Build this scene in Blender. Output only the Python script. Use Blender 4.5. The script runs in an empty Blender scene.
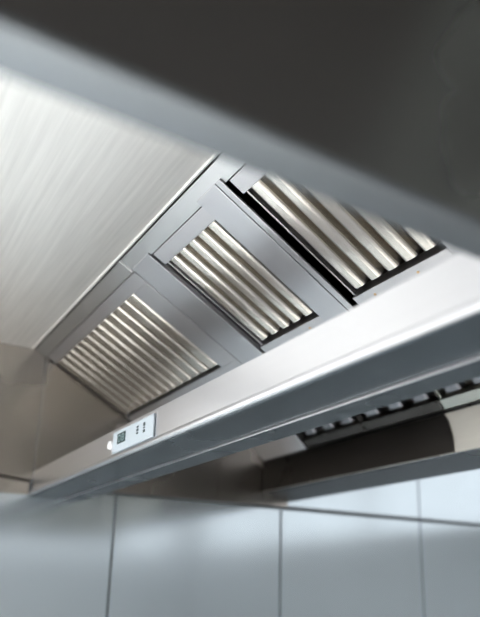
import bpy, bmesh, math, random
from mathutils import Vector, Matrix

random.seed(4)
scene = bpy.context.scene
COL = scene.collection
U = 0.9            # metres per survey unit
EYE = 1.55         # lens height above the floor (m)


def P(x, y, z):
    return Vector((U * x, U * y, EYE + U * z))


FLOOR_Z = -EYE / U          # floor, in survey units
ROOM_Z = (2.95 - EYE) / U   # room ceiling
WALL_Y = 2.936              # tiled wall behind the hood
RIM = 0.385                 # hood rim height


# ------------------------------------------------------------------ materials
def new_mat(name):
    m = bpy.data.materials.new(name)
    m.use_nodes = True
    nt = m.node_tree
    nt.nodes.clear()
    out = nt.nodes.new('ShaderNodeOutputMaterial')
    bs = nt.nodes.new('ShaderNodeBsdfPrincipled')
    nt.links.new(bs.outputs[0], out.inputs[0])
    return m, nt, bs


def steel(name, base, rough, scale=(1, 1, 1), amount=0.08, bump=0.02, cloud=0.12, metal=1.0, cscale=3.0):
    """brushed stainless sheet: grain is a noise squeezed along the brushing direction"""
    m, nt, bs = new_mat(name)
    N, L = nt.nodes, nt.links
    tc = N.new('ShaderNodeTexCoord')
    mp = N.new('ShaderNodeMapping')
    mp.inputs['Scale'].default_value = scale
    L.new(tc.outputs['Object'], mp.inputs[0])
    n1 = N.new('ShaderNodeTexNoise')
    n1.inputs['Scale'].default_value = 1.0
    n1.inputs['Detail'].default_value = 4.0
    L.new(mp.outputs[0], n1.inputs['Vector'])
    n2 = N.new('ShaderNodeTexNoise')
    n2.inputs['Scale'].default_value = cscale
    n2.inputs['Detail'].default_value = 3.0
    L.new(tc.outputs['Object'], n2.inputs['Vector'])
    # colour
    mx = N.new('ShaderNodeMix')
    mx.data_type = 'RGBA'
    lo = [c * (1 - amount) for c in base]
    hi = [min(1, c * (1 + amount)) for c in base]
    mx.inputs[6].default_value = (*lo, 1)
    mx.inputs[7].default_value = (*hi, 1)
    L.new(n1.outputs['Fac'], mx.inputs[0])
    L.new(mx.outputs[2], bs.inputs['Base Color'])
    # roughness
    mr = N.new('ShaderNodeMapRange')
    mr.inputs[1].default_value = 0.3
    mr.inputs[2].default_value = 0.7
    mr.inputs[3].default_value = rough * (1 - cloud)
    mr.inputs[4].default_value = rough * (1 + cloud)
    L.new(n2.outputs['Fac'], mr.inputs[0])
    L.new(mr.outputs[0], bs.inputs['Roughness'])
    bs.inputs['Metallic'].default_value = metal
    if bump:
        bp = N.new('ShaderNodeBump')
        bp.inputs['Strength'].default_value = bump
        bp.inputs['Distance'].default_value = 0.002
        L.new(n1.outputs['Fac'], bp.inputs['Height'])
        L.new(bp.outputs[0], bs.inputs['Normal'])
    return m


def plain(name, base, rough=0.5, metal=0.0, noise=0.06, nscale=8.0):
    m, nt, bs = new_mat(name)
    N, L = nt.nodes, nt.links
    tc = N.new('ShaderNodeTexCoord')
    n = N.new('ShaderNodeTexNoise')
    n.inputs['Scale'].default_value = nscale
    L.new(tc.outputs['Object'], n.inputs['Vector'])
    mx = N.new('ShaderNodeMix')
    mx.data_type = 'RGBA'
    mx.inputs[6].default_value = (*[c * (1 - noise) for c in base], 1)
    mx.inputs[7].default_value = (*[min(1, c * (1 + noise)) for c in base], 1)
    L.new(n.outputs['Fac'], mx.inputs[0])
    L.new(mx.outputs[2], bs.inputs['Base Color'])
    bs.inputs['Roughness'].default_value = rough
    bs.inputs['Metallic'].default_value = metal
    return m


def glow(name, color, strength):
    m = bpy.data.materials.new(name)
    m.use_nodes = True
    nt = m.node_tree
    nt.nodes.clear()
    out = nt.nodes.new('ShaderNodeOutputMaterial')
    em = nt.nodes.new('ShaderNodeEmission')
    em.inputs[0].default_value = (*color, 1)
    em.inputs[1].default_value = strength
    nt.links.new(em.outputs[0], out.inputs[0])
    return m


M = {}
M['top'] = steel('brushed_ceiling_steel', (0.80, 0.795, 0.78), 0.46, (90, 3, 90), 0.16, 0.12, metal=.93, cloud=.04)
M['rail'] = steel('rail_steel', (0.50, 0.51, 0.52), 0.30, (30, 2, 30), 0.02, 0, cloud=.03)
M['plate'] = steel('plate_steel', (0.44, 0.445, 0.47), 0.34, (4, 40, 4), 0.02, 0, cloud=.03)
M['frame'] = steel('filter_frame_steel', (0.46, 0.46, 0.48), 0.36, (4, 40, 4), 0.02, 0, cloud=.03)
M['baffle'] = steel('baffle_steel', (0.62, 0.59, 0.545), 0.25, (3, 60, 3), 0.03, 0, cloud=.03)
M['rear'] = steel('rear_baffle_steel', (0.50, 0.42, 0.35), 0.40, (3, 60, 3), 0.04, 0.0, cloud=.03)
M['beam'] = steel('beam_steel', (0.57, 0.58, 0.61), 0.31, (60, 3, 60), 0.03, 0.0, cloud=.05)
M['skirt'] = steel('skirt_steel', (0.50, 0.50, 0.51), 0.22, (3, 3, 60), 0.05, 0.01)
M['dark_reflect'] = steel('dark_reflection_steel', (0.05, 0.047, 0.045), 0.30, (3, 3, 30), 0.1, 0, cscale=6)  # dark reflections behind the beam put into the base colour
M['rim'] = steel('rim_flange_steel', (0.13, 0.14, 0.152), 0.25, (30, 3, 30), 0.03, 0)
M['nearrim'] = steel('near_rim_steel', (0.225, 0.245, 0.265), 0.22, (3, 30, 30), 0.03, 0, cloud=.03)
M['half_shade'] = steel('half_shaded_frame_steel', (0.30, 0.31, 0.29), 0.35, (3, 30, 3), 0.03, 0, cloud=.03)  # frame steel partly darkened; shade behind the beam put into the colour
M['slate'] = steel('shaded_baffle_steel', (0.16, 0.165, 0.18), 0.3, (3, 30, 3), 0.03, 0, cloud=.03)  # baffle steel darkened for the shade behind the beam
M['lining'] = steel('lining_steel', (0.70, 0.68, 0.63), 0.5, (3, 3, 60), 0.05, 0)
M['soffit'] = steel('shaded_underside_steel', (0.08, 0.10, 0.115), 0.26, (120, 3, 120), 0.05, 0)  # beam steel with the underside's dark reflection put into the colour
M['outer'] = steel('outer_skirt_steel', (0.52, 0.50, 0.48), 0.27, (3, 3, 60), 0.05, 0, cloud=.02)
M['end'] = steel('end_sheet_steel', (0.40, 0.365, 0.33), 0.27, (40, 40, 3), 0.04, 0, cloud=.03)
M['inside'] = steel('duct_steel', (0.10, 0.09, 0.08), 0.5, (3, 3, 3), 0.05, 0.0)
M['panel'] = plain('wall_panel_satin', (0.52, 0.575, 0.61), 0.16, 0.78, 0.04, 3)
M['joint'] = plain('dark_joint', (0.20, 0.22, 0.24), 0.6)
M['plaster'] = plain('painted_plaster', (0.70, 0.72, 0.735), 0.8)
M['ceil'] = plain('dark_ceiling_paint', (0.055, 0.052, 0.05), 0.8)
M['floor'] = plain('grey_floor_tile', (0.52, 0.52, 0.51), 0.4)
M['duct'] = plain('reflector_paint', (0.17, 0.19, 0.18), 0.6)  # for the ceiling shapes added to show in the near skirt
M['frameW'] = plain('fill_frame_paint', (0.6, 0.6, 0.6), 0.5)
M['plastic'] = plain('pale_plastic', (0.42, 0.48, 0.53), 0.4, 0, 0.02)
M['screen'] = plain('dark_screen', (0.02, 0.05, 0.055), 0.25)
M['segment'] = plain('grey_segment', (0.16, 0.24, 0.25), 0.4)
M['dark'] = plain('dark_print', (0.03, 0.05, 0.06), 0.5)
M['white'] = plain('white_button', (0.88, 0.90, 0.92), 0.3)
M['copper'] = plain('brassy_rivet', (0.55, 0.36, 0.18), 0.35, 1.0)
M['fill_left'] = glow('fill_glow_left', (0.96, 0.98, 1.0), 7.5)  # glow of panes added out of view to light the steel
M['fill_far'] = glow('fill_glow_far', (1.0, .99, .96), 3.0)
M['fill_back'] = glow('fill_glow_back', (0.92, 0.96, 1.0), 1.8)


# ------------------------------------------------------------------ mesh helpers
class MB:
    def __init__(self):
        self.v = []
        self.f = []

    def add(self, verts, faces):
        o = len(self.v)
        self.v += [Vector(v) for v in verts]
        self.f += [tuple(o + i for i in f) for f in faces]

    def box(self, a, b):
        x0, y0, z0 = a
        x1, y1, z1 = b
        v = [(x0, y0, z0), (x1, y0, z0), (x1, y1, z0), (x0, y1, z0),
             (x0, y0, z1), (x1, y0, z1), (x1, y1, z1), (x0, y1, z1)]
        self.add(v, [(0, 3, 2, 1), (4, 5, 6, 7), (0, 1, 5, 4), (1, 2, 6, 5), (2, 3, 7, 6), (3, 0, 4, 7)])

    def extrude(self, prof, p0, p1, fn):
        """closed 2-D outline swept from p0 to p1; fn(a, b, t) -> 3-D point"""
        n = len(prof)
        v = [fn(a, b, p0) for a, b in prof] + [fn(a, b, p1) for a, b in prof]
        f = [(i, (i + 1) % n, n + (i + 1) % n, n + i) for i in range(n)]
        f += [tuple(range(n))[::-1], tuple(range(n, 2 * n))]
        self.add(v, f)

    def build(self, name, mat, parent=None, bevel=0.0, smooth=False, segs=2):
        loc = Vector((0, 0, 0))
        if parent is not None:
            loc = parent_world[parent]
        me = bpy.data.meshes.new(name)
        me.from_pydata([v - loc for v in self.v], [], self.f)
        bm = bmesh.new()
        bm.from_mesh(me)
        bmesh.ops.recalc_face_normals(bm, faces=bm.faces[:])
        bm.to_mesh(me)
        bm.free()
        me.materials.append(mat)
        o = bpy.data.objects.new(name, me)
        COL.objects.link(o)
        if parent is not None:
            o.parent = parent
        parent_world[o] = loc
        if bevel:
            b = o.modifiers.new('bevel', 'BEVEL')
            b.width = bevel
            b.segments = segs
            b.limit_method = 'ANGLE'
            b.angle_limit = math.radians(35)
        if smooth:
            for p in me.polygons:
                p.use_smooth = True
            try:
                me.set_sharp_from_angle(angle=math.radians(50))
            except Exception:
                pass
        return o


parent_world = {}


def empty(name, loc):
    o = bpy.data.objects.new(name, None)
    o.empty_display_size = 0.05
    COL.objects.link(o)
    o.location = loc
    parent_world[o] = Vector(loc)
    return o


def tag(o, label=None, cat=None, group=None, kind=None):
    if label:
        o['label'] = label
    if cat:
        o['category'] = cat
    if group:
        o['group'] = group
    if kind:
        o['kind'] = kind
    return o


def thick(pts, t):
    """closed outline of a folded sheet of thickness t along an open polyline (2-D)"""
    n = len(pts)
    left, right = [], []
    for i, p in enumerate(pts):
        ds = []
        if i > 0:
            ds.append((Vector(p) - Vector(pts[i - 1])).normalized())
        if i < n - 1:
            ds.append((Vector(pts[i + 1]) - Vector(p)).normalized())
        nr = [Vector((-d.y, d.x)) for d in ds]
        m = sum(nr, Vector((0, 0)))
        m.normalize()
        k = 1 / max(0.3, m.dot(nr[0]))
        left.append(tuple(Vector(p) + m * (t / 2) * k))
        right.append(tuple(Vector(p) - m * (t / 2) * k))
    return left + right[::-1]


def xz(a, b, t):      # outline in (X, Z), swept along Y
    return P(a, t, b)


def yz(a, b, t):      # outline in (Y, Z), swept along X
    return P(t, a, b)


def ubox(mb, x0, x1, y0, y1, z0, z1):
    mb.box(P(x0, y0, z0), P(x1, y1, z1))


# ------------------------------------------------------------------ the room
RX0, RX1, RY0 = -3.3, 4.6, -3.4


def structure(name, mb, mat, **k):
    o = mb.build(name, mat, **k)
    return tag(o, kind='structure')


mb = MB(); ubox(mb, RX0 - .1, RX1 + .1, RY0 - .1, WALL_Y + .2, FLOOR_Z - .1, FLOOR_Z)
structure('floor', mb, M['floor'])
mb = MB(); ubox(mb, RX0 - .1, RX1 + .1, RY0 - .1, WALL_Y + .2, ROOM_Z, ROOM_Z + .1)
structure('ceiling', mb, M['ceil'])

# pale shapes added unseen under the ceiling to streak the near skirt's reflection
mb = MB()
mb.extrude([(1.10, .05), (1.27, .05), (1.92, -.95), (1.62, -.95)], ROOM_Z - .06, ROOM_Z - .001, lambda a, b, t: P(a, b, t))
structure('added_trim_3', mb, M['duct'])
mb = MB(); ubox(mb, 1.95, RX1 - .02, RY0 + .02, .3, ROOM_Z - .08, ROOM_Z - .001)
structure('added_trim_4', mb, M['duct'])

# back wall: dark backing with satin steel cladding panels, open joints between them
WB = (-2.6, -.10, -.95, .93)    # window in the back wall, added out of view to brighten the hood: X0, X1, Z0, Z1
mb = MB()
ubox(mb, RX0, WB[0], WALL_Y + .03, WALL_Y + .15, FLOOR_Z, ROOM_Z)
ubox(mb, WB[1], RX1, WALL_Y + .03, WALL_Y + .15, FLOOR_Z, ROOM_Z)
ubox(mb, WB[0], WB[1], WALL_Y + .03, WALL_Y + .15, FLOOR_Z, WB[2])
ubox(mb, WB[0], WB[1], WALL_Y + .03, WALL_Y + .15, WB[3], ROOM_Z)
structure('wall_back', mb, M['joint'])
xs_low = [-.09, .14, 1.076, 1.956, 2.936, 3.84, RX1]
xs_up = [-.09, .14, 1.076, 1.956, 2.936, 3.84, RX1]
g = .0045
mb = MB()
for i in range(len(xs_low) - 1):
    ubox(mb, xs_low[i] + g, xs_low[i + 1] - g, WALL_Y, WALL_Y + .028, FLOOR_Z + .12, .405)
cl = mb.build('trim_1', M['panel'], bevel=.003)
tag(cl, kind='structure')
mb = MB()
for i in range(len(xs_up) - 1):
    ubox(mb, xs_up[i] + g * .7, xs_up[i + 1] - g * .7, WALL_Y, WALL_Y + .028, .422, ROOM_Z)
tag(mb.build('trim_2', M['panel'], bevel=.003), kind='structure')
mb = MB(); ubox(mb, RX0, RX1, WALL_Y - .005, WALL_Y + .03, FLOOR_Z, FLOOR_Z + .115)
structure('baseboard_back', mb, M['plaster'])


def wall_with_hole(name, axis, at, th, a0, a1, h0, h1):
    """wall on plane axis=at with a window opening a0..a1 (along the wall), h0..h1"""
    mb = MB()
    if axis == 'x':
        lo, hi = RY0, WALL_Y + .03
        def seg(p0, p1, z0, z1): ubox(mb, min(at, at + th), max(at, at + th), p0, p1, z0, z1)
    else:
        lo, hi = RX0, RX1
        def seg(p0, p1, z0, z1): ubox(mb, p0, p1, min(at, at + th), max(at, at + th), z0, z1)
    seg(lo, a0, FLOOR_Z, ROOM_Z)
    seg(a1, hi, FLOOR_Z, ROOM_Z)
    seg(a0, a1, FLOOR_Z, h0)
    seg(a0, a1, h1, ROOM_Z)
    return structure(name, mb, M['plaster'])


WL = (-.9, 2.2, -1.2, .75)     # window added unseen in the left wall: Y0, Y1, Z0, Z1
WF = (.6, 4.4, .45, 1.2)  # added unseen behind the camera to brighten the wall panels
WR = (-3.2, 2.4, .5, 1.25)     # window added unseen in the right wall for its reflection: Y0, Y1, Z0, Z1
wall_with_hole('wall_left', 'x', RX0, -.12, *WL)
wall_with_hole('wall_front', 'y', RY0, -.12, *WF)
wall_with_hole('wall_right', 'x', RX1, .12, *WR)


def fill_window(name, axis, at, a0, a1, h0, h1, mat):  # frame and glowing pane, added out of view as a light source
    fr = MB(); pn = MB()
    def seg(m, p0, p1, z0, z1, d0, d1):
        if axis == 'x':
            ubox(m, at - d1, at - d0, p0, p1, z0, z1)
        else:
            ubox(m, p0, p1, at - d1, at - d0, z0, z1)
    b = .05
    seg(fr, a0, a1, h0, h0 + b, .02, .09)
    seg(fr, a0, a1, h1 - b, h1, .02, .09)
    n = 3
    for i in range(n + 1):
        c = a0 + (a1 - a0) * i / n
        c = min(max(c, a0 + b / 2), a1 - b / 2)
        seg(fr, c - b / 2, c + b / 2, h0, h1, .02, .09)
    w = structure(name, fr, M['frameW'])
    seg(pn, a0 + b / 2, a1 - b / 2, h0 + b / 2, h1 - b / 2, .05, .06)
    pn.build('fill_pane', mat, parent=w)


fill_window('fill_window_1', 'x', RX0, *WL, M['fill_left'])
fill_window('fill_window_2', 'y', RY0, *WF, M['fill_back'])
fill_window('fill_window_4', 'x', RX1 + .11, *WR, M['fill_back'])
fill_window('fill_window_3', 'y', WALL_Y + .12, *WB, M['fill_far'])

# ------------------------------------------------------------------ exhaust hood
HX0, HX1 = -1.45, 2.02         # left and right outside of the hood
NY0, NY1 = .435, .489          # rim flange of the near skirt
FY = WALL_Y - .012             # face of the far end sheet
TOPZ = 1.0
SA = math.atan(.57)            # slope of the filter bank
CS, SN = math.cos(SA), math.sin(SA)

hood = empty('exhaust_hood', P(.6, 1.7, RIM))
tag(hood, 'large brushed stainless steel canopy exhaust hood fixed against the panelled wall', 'exhaust hood')

T = .004
# horizontal top sheet left of the filters
mb = MB(); ubox(mb, HX0 + .01, .648, NY1 - .045, FY, TOPZ, TOPZ + .006)
mb.build('top_panel', M['top'], hood, bevel=.0015)
# outer top shell closing the duct space above the filters
mb = MB(); ubox(mb, .66, HX1 - .01, NY1 - .045, FY + .008, 1.16, 1.166)
ubox(mb, .652, .66, NY1 - .045, FY + .008, 1.012, 1.16)
mb.build('top_shell', M['inside'], hood)

# near skirt: outer face, rounded rim, flange, inner face
def rim_profile(o, i, z, top, r=.005):
    pts = [(o, top), (o, z + r)]
    for k in range(1, 5):
        a = math.pi / 2 * k / 5
        s = 1 if i > o else -1
        pts.append((o + s * r * (1 - math.cos(a)), z + r * (1 - math.sin(a))))
    s = 1 if i > o else -1
    pts += [(o + s * r, z), (i - s * .003, z), (i, z + .003), (i, z + .012)]
    return pts


mb = MB()
mb.extrude(thick(rim_profile(NY0, NY1, RIM, 1.166)[:3], T), HX0, HX1, yz)
mb.build('near_skirt', M['outer'], hood)
mb = MB()
mb.extrude(thick(rim_profile(NY0, NY1, RIM, 1.166)[2:], T), HX0, HX1, yz)
mb.build('rim_flange', M['nearrim'], hood)
mb = MB(); mb.extrude(thick([(NY0 + .008, RIM + .004), (NY0 + .008, 1.0)], T), HX0 + .01, HX1 - .01, yz)
mb.build('near_skirt_lining', M['lining'], hood)

# right skirt: slanted inner face, flange, outer face
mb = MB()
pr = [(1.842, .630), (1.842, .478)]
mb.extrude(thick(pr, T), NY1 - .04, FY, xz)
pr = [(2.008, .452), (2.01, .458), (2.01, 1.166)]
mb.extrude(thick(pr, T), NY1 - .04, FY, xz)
mb.build('side_skirt', M['lining'], hood)  # pale base colour holds the bright reflection on the skirt's near end
mb = MB()
pr = [(1.84, .480), (1.842, .476), (1.85, .473), (1.99, .446), (2.0, .445), (2.008, .449)]
mb.extrude(thick(pr, T), NY1 - .04, FY, xz)
mb.build('side_flange', M['rim'], hood)
# thin dark sheet painting the skirt's inner reflection along its far two thirds
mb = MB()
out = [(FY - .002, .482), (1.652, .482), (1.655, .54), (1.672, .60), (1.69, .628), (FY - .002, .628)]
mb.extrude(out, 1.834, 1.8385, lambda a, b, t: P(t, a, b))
tag(mb.build('skirt_dark_reflection', M['dark_reflect'], hood), 'dark reflection painted on the steel skirt')
# far end sheet with a joint line and a slightly crooked lower edge at the left
mb = MB()
def endsheet(x0, x1, zl, zr, top):
    mb.extrude([(x0, zl), (x1, zr), (x1, top), (x0, top)], FY, FY + .010, lambda a, b, t: P(a, t, b))
endsheet(-.06, .7035, .513, .436, 1.0)
endsheet(.709, 1.58, .415, .416, 1.155)
endsheet(1.583, 1.99, .416, .418, 1.155)
mb.build('end_sheet', M['end'], hood, bevel=.0015)
mb = MB(); ubox(mb, -.06, .70, FY + .0105, FY + .0115, .38, .56)
mb.build('backing_strip', M['inside'], hood)
# lower left filler strip and its dark-backed joint
mb = MB()
mb.extrude([(-.06, .374), (.695, .374), (.695, .421), (-.06, .498)], FY + .001, FY + .010, lambda a, b, t: P(a, t, b))
mb.build('filler_strip', M['end'], hood, bevel=.001)


# --- sloped filter bank
def bank(ox, oz, CS=CS, SN=SN):
    def fn(s, y, d):
        """s down the slope, y along the hood, d out of the bank towards the room"""
        return P(ox + s * CS - d * SN, y, oz - s * SN - d * CS)
    return fn


B1 = bank(.649, TOPZ)
B2 = bank(1.454, 1.031, math.cos(math.pi / 4), math.sin(math.pi / 4))


def slab(mb, fn, s0, s1, y0, y1, d0, d1):
    c = [(s0, y0), (s1, y0), (s1, y1), (s0, y1)]
    v = [fn(a, b, d0) for a, b in c] + [fn(a, b, d1) for a, b in c]
    mb.add(v, [(0, 1, 2, 3), (7, 6, 5, 4), (0, 4, 5, 1), (1, 5, 6, 2), (2, 6, 7, 3), (3, 7, 4, 0)])


BY0, BY1 = NY1 - .03, FY - .004
# upper rail in two lengths, with a small overlap clip
mb = MB(); slab(mb, B1, .006, .060, BY0, 1.915, -.012, 0)
mb.build('filter_rail', M['rail'], hood, bevel=.0015)
mb = MB(); slab(mb, B1, .006, .060, 1.920, BY1, -.012, -.002)
mb.build('filter_rail', M['rail'], hood, bevel=.0015)
mb = MB(); slab(mb, B1, .004, .056, 1.908, 1.928, -.002, .004)
mb.build('rail_clip', M['rail'], hood, bevel=.002)
# folded bright edge of the top sheet along the rail
mb = MB(); ubox(mb, .640, .6475, BY0, BY1, TOPZ - .006, TOPZ + .004)
mb.build('top_panel_hem', M['top'], hood, bevel=.002)
# bottom ledge and riser behind it
mb = MB()
e = [(.549, .0), (.585, .0), (.585, -.05)]
mb.extrude(thick(e, T), BY0, BY1, lambda a, b, t: B1(a, t, b))
mb.build('filter_ledge', M['rail'], hood)
mb = MB()
q0 = (.649 + .585 * CS, 1 - .585 * SN)
mb.extrude(thick([q0, (q0[0] + .02, .90), (1.444, 1.06)], T), BY0, BY1, xz)
mb.build('plenum_riser', M['inside'], hood)
mb = MB()
mb.extrude(thick([(.549, 0), (.558, 0), (.558, -.02)], T), BY0, BY1, lambda a, b, t: B2(a, t, b))
mb.build('filter_ledge', M['dark_reflect'], hood)

# blank plates between the filters
def spacer(fn, y0, y1, groove=None, s0=.056, s1=.549, lift=.006):
    mb = MB()
    if groove:
        slab(mb, fn, s0, s1, y0, groove - .002, -.03, lift)
        slab(mb, fn, s0, s1, groove + .002, y1, -.03, lift)
        slab(mb, fn, s0, s1, y0, y1, -.03, lift - .004)
    else:
        slab(mb, fn, s0, s1, y0, y1, -.03, lift)
    mb.build('spacer_plate', M['plate'], hood, bevel=.0015)


spacer(B1, 1.768, 1.893, None, .050)
spacer(B1, 1.312, 1.436, 1.335, .043)
spacer(B1, BY0, .955, .862, .043)
spacer(B2, 2.55, BY1)
spacer(B2, BY0, .50)


# --- baffle filters (lift-out cassettes)
def channel(fn, mb, yc, w, s0, s1, d_face, d_back, r=.010, t=.0035, flare=.0):
    h = w / 2
    up = 1 if d_back > d_face else -1
    fl = flare
    pts = [(yc - h - fl, d_back), (yc - h, d_face + up * r)]
    for k in range(1, 4):
        a = math.pi / 2 * k / 4
        pts.append((yc - h + r * (1 - math.cos(a)), d_face + up * r * (1 - math.sin(a))))
    pts += [(yc - h + r, d_face), (yc + h - r, d_face)]
    for k in range(1, 4):
        a = math.pi / 2 * k / 4
        pts.append((yc + h - r + r * math.sin(a), d_face + up * r * (1 - math.cos(a))))
    pts += [(yc + h, d_face + up * r), (yc + h + fl, d_back)]
    mb.extrude(thick(pts, t), s0, s1, lambda a, b, s: fn(s, a, b))


def baffle_filter(fn, y0, y1, n, label, group, wide=.63, fm='frame', rad=.010, bmat='baffle', open_n=99, margin=.006, drop=0.0):
    root = empty('baffle_filter', fn(.545, (y0 + y1) / 2, -.03))
    tag(root, label, 'grease filter', group)
    mb = MB()
    slab(mb, fn, .062, .110, y0, y1, -.045, -drop)
    slab(mb, fn, .503, .545, y0, y1, -.045, -drop)
    slab(mb, fn, .110, .503, y0, y0 + margin, -.045, -drop if margin > .01 else -.012)
    slab(mb, fn, .110, .503, y1 - .006, y1, -.045, -.012)
    mb.build('frame', M[fm], root, bevel=.0015)
    mb = MB(); slab(mb, fn, .064, .543, y0 + .001, y1 - .001, -.075, -.070)
    mb.build('rear_plate', M['inside'], root)  # dark plate: shade behind the baffles put into its colour
    a0, a1 = y0 + margin + .002, y1 - .014
    pitch = (a1 - a0) / n
    for i in range(n):
        yc = a0 + pitch * (i + .5)
        tight = i >= open_n
        mb = MB(); channel(fn, mb, yc, pitch * (.965 if tight else wide), .106, .486, -.006, -.036, .004 if tight else rad, flare=0 if tight else .0035)
        mb.build('baffle', M[bmat], root)
    for i in range(n - 1):
        yc = a0 + pitch * (i + 1)
        mb = MB(); channel(fn, mb, yc, pitch * max(.5, 1.3 - wide), .108, .470, -.050, -.024)
        mb.build('rear_baffle', M['rear'], root)
    return root


G1 = 'baffle filters in the front slope'
G2 = 'baffle filters behind the beam'
f2 = baffle_filter(B1, 1.440, 1.760, 5, 'square steel grease filter in the middle of the slope, between two blank plates', G1)
f1 = baffle_filter(B1, 1.914, BY1 - .01, 13, 'long louvred steel grease filter at the far end, nearest the panelled end sheet', G1, .80, rad=.006, open_n=6, margin=.104, drop=.004)
f3 = baffle_filter(B1, .960, 1.296, 5, 'steel grease filter at the near end, partly covered by the blurred hood edge', G1)
baffle_filter(B2, .51, 1.685, 9, 'steel grease filter behind the beam, its bottom frame pale beside the lighter skirt', G2, .55, 'half_shade', bmat='slate')
baffle_filter(B2, 1.69, 2.12, 3, 'dark-framed grease filter behind the beam, the nearer of the two dark ones', G2, .55, 'dark_reflect', bmat='slate')
baffle_filter(B2, 2.13, 2.54, 3, 'dark-framed grease filter behind the beam, nearest the panelled wall', G2, .55, 'dark_reflect', bmat='slate')

# rivets on the bottom frame of the near filter
def rivet(fn, s, y, parent):
    mb = MB()
    n = 10
    ring = []
    for (rr, dd) in ((.004, 0), (.0038, .0016), (.002, .003)):
        ring += [fn(s + rr * math.cos(2 * math.pi * k / n), y + rr * math.sin(2 * math.pi * k / n), dd) for k in range(n)]
    f = []
    for j in range(2):
        f += [(j * n + k, j * n + (k + 1) % n, (j + 1) * n + (k + 1) % n, (j + 1) * n + k) for k in range(n)]
    f += [tuple(range(n)), tuple(range(2 * n, 3 * n))]
    mb.add(ring, f)
    mb.build('rivet', M['copper'], parent, smooth=True)


rivet(B1, .523, 1.224, f3)
rivet(B1, .523, 1.069, f3)
rivet(B1, .523, 1.51, f2)

# --- hollow beam under the filters
beam = empty('hood_beam', P(.82, 1.7, .371))
tag(beam, 'long brushed steel box beam across the hood carrying the control panel', 'beam')
bx, bz = .705, .371
pr = [(bx, .470), (bx, .390), (bx - .007, .386), (bx - .009, .379), (bx - .007, bz + .003), (bx - .002, bz),
      (.931, bz), (.931, .470)]
mb = MB(); mb.extrude(pr, NY1 - .03, FY - .002, xz)
mb.build('channel', M['beam'], beam, bevel=.0012)
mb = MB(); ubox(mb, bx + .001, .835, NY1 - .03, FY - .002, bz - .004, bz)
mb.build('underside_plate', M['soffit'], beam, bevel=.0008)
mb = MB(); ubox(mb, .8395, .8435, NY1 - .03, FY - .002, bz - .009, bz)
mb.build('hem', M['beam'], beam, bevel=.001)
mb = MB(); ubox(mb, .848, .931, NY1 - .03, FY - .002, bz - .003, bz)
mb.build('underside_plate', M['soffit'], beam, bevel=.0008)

# --- control panel on the face of the beam
cp = empty('control_panel', P(.705, 1.82, .424))
tag(cp, 'small pale control panel with dark display mounted on the steel beam', 'control panel')
def face_box(mb, y0, y1, z0, z1, d0, d1):
    ubox(mb, .705 - d1, .705 - d0, y0, y1, z0, z1)
mb = MB(); face_box(mb, 1.668, 1.973, .3925, .457, .0005, .006)
mb.build('face_plate', M['plastic'], cp, bevel=.002)
mb = MB(); face_box(mb, 1.868, 1.932, .415, .446, .006, .0075)
dsp = mb.build('display', M['screen'], cp, bevel=.0008)
def seven(mb, yc, zc, w, h, segs):
    t = .0018
    b = {'a': (yc - w, yc + w, zc + h - t, zc + h + t), 'g': (yc - w, yc + w, zc - t, zc + t), 'd': (yc - w, yc + w, zc - h - t, zc - h + t),
         'f': (yc + w - t, yc + w + t, zc, zc + h), 'b': (yc - w - t, yc - w + t, zc, zc + h),
         'e': (yc + w - t, yc + w + t, zc - h, zc), 'c': (yc - w - t, yc - w + t, zc - h, zc)}
    for s in segs:
        y0, y1, z0, z1 = b[s]
        face_box(mb, y0, y1, z0, z1, .0075, .0082)
for yc in (1.914, 1.886):
    mb = MB(); seven(mb, yc, .4305, .008, .009, 'abcdef' if yc > 1.9 else 'abcdefg')
    mb.build('digit', M['segment'], dsp)
for yc, zs in ((1.777, ((.419, .424), (.427, .434), (.437, .442))), (1.729, ((.415, .423), (.4265, .430), (.433, .443)))):
    for z0, z1 in zs:
        mb = MB(); face_box(mb, yc - .006, yc + .006, z0, z1, .006, .0078)
        mb.build('button', M['dark'], cp, bevel=.0006)
# round white knob left of the plate
mb = MB()
n = 20
ring = []
for rr, dd in ((.013, .0005), (.013, .007), (.010, .0095)):
    ring += [P(.705 - dd, 1.998 + rr * math.cos(2 * math.pi * k / n), .424 + rr * math.sin(2 * math.pi * k / n)) for k in range(n)]
f = []
for j in range(2):
    f += [(j * n + k, j * n + (k + 1) % n, (j + 1) * n + (k + 1) % n, (j + 1) * n + k) for k in range(n)]
f += [tuple(range(n)), tuple(range(2 * n, 3 * n))]
mb.add(ring, f)
mb.build('round_button', M['white'], cp, smooth=True)

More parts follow.
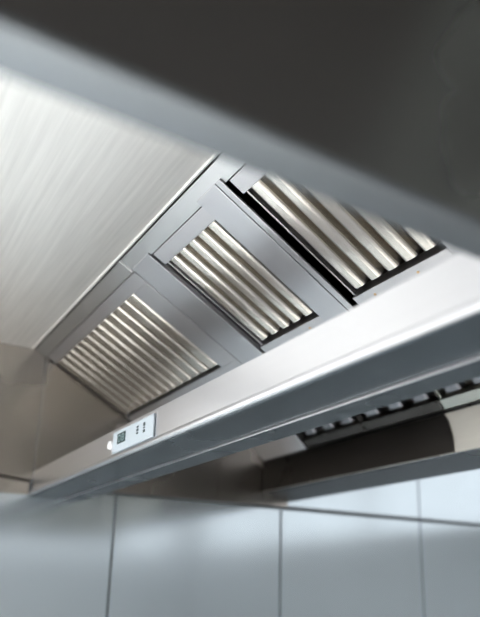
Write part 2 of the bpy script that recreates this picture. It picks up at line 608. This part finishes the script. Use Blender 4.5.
# ------------------------------------------------------------------ sky and an added lamp
w = bpy.data.worlds.new('world')
scene.world = w
w.use_nodes = True
w.node_tree.nodes['Background'].inputs[0].default_value = (.75, .87, 1, 1)
w.node_tree.nodes['Background'].inputs[1].default_value = 0.6

def fill_lamp(name, at, aim, size, power, color, spread):
    l = bpy.data.lights.new(name, 'AREA')
    l.shape = 'SQUARE'
    l.size = size
    l.energy = power
    l.color = color
    l.spread = math.radians(spread)
    o = bpy.data.objects.new(name, l)
    COL.objects.link(o)
    o.location = P(*at)
    o.rotation_euler = (P(*aim) - P(*at)).to_track_quat('-Z', 'Y').to_euler()
    return o


fill_lamp('floor_bounce_fill', (-2.7, 1.3, ROOM_Z - .05), (.6, 1.7, FLOOR_Z), 1.0, 240, (1, .985, .96), 60)  # unseen lamp added to bounce floor light up onto the hood's top sheet

# ------------------------------------------------------------------ camera
PX, PY, F = 272.0, 391.0, 684.0     # principal point and focal length in pixels of the 480x617 frame
dY = Vector((-190 - PX, -(586 - PY), F)).normalized()
dX = Vector((1376 - PX, -(605 - PY), F))
dX = (dX - dX.dot(dY) * dY).normalized()
dZ = dX.cross(dY)
if dZ.y < 0:
    dZ = -dZ
# columns: camera right / up / back expressed in world axes
rot = Matrix(((dX.x, dX.y, -dX.z), (dY.x, dY.y, -dY.z), (dZ.x, dZ.y, -dZ.z)))
cam = bpy.data.cameras.new('camera')
co = bpy.data.objects.new('camera', cam)
COL.objects.link(co)
co.matrix_world = Matrix.Translation((0, 0, EYE)) @ rot.to_4x4()
cam.sensor_fit = 'VERTICAL'
cam.sensor_height = 36.0
cam.sensor_width = 36.0
cam.lens = F / 617 * 36
cam.shift_x = -(PX - 240) / 617
cam.shift_y = (PY - 308.5) / 617
cam.clip_start = 0.02
cam.dof.use_dof = True
cam.dof.focus_distance = 1.75 * U
cam.dof.aperture_fstop = 1.7
cam.dof.aperture_blades = 9
scene.camera = co

scene.view_settings.view_transform = 'Standard'
scene.view_settings.look = 'None'
scene.view_settings.gamma = 1.0
scene.view_settings.use_curve_mapping = False
scene.view_settings.exposure = 0.0
scene.cycles.use_denoising = True
scene.cycles.max_bounces = 10
scene.cycles.glossy_bounces = 8
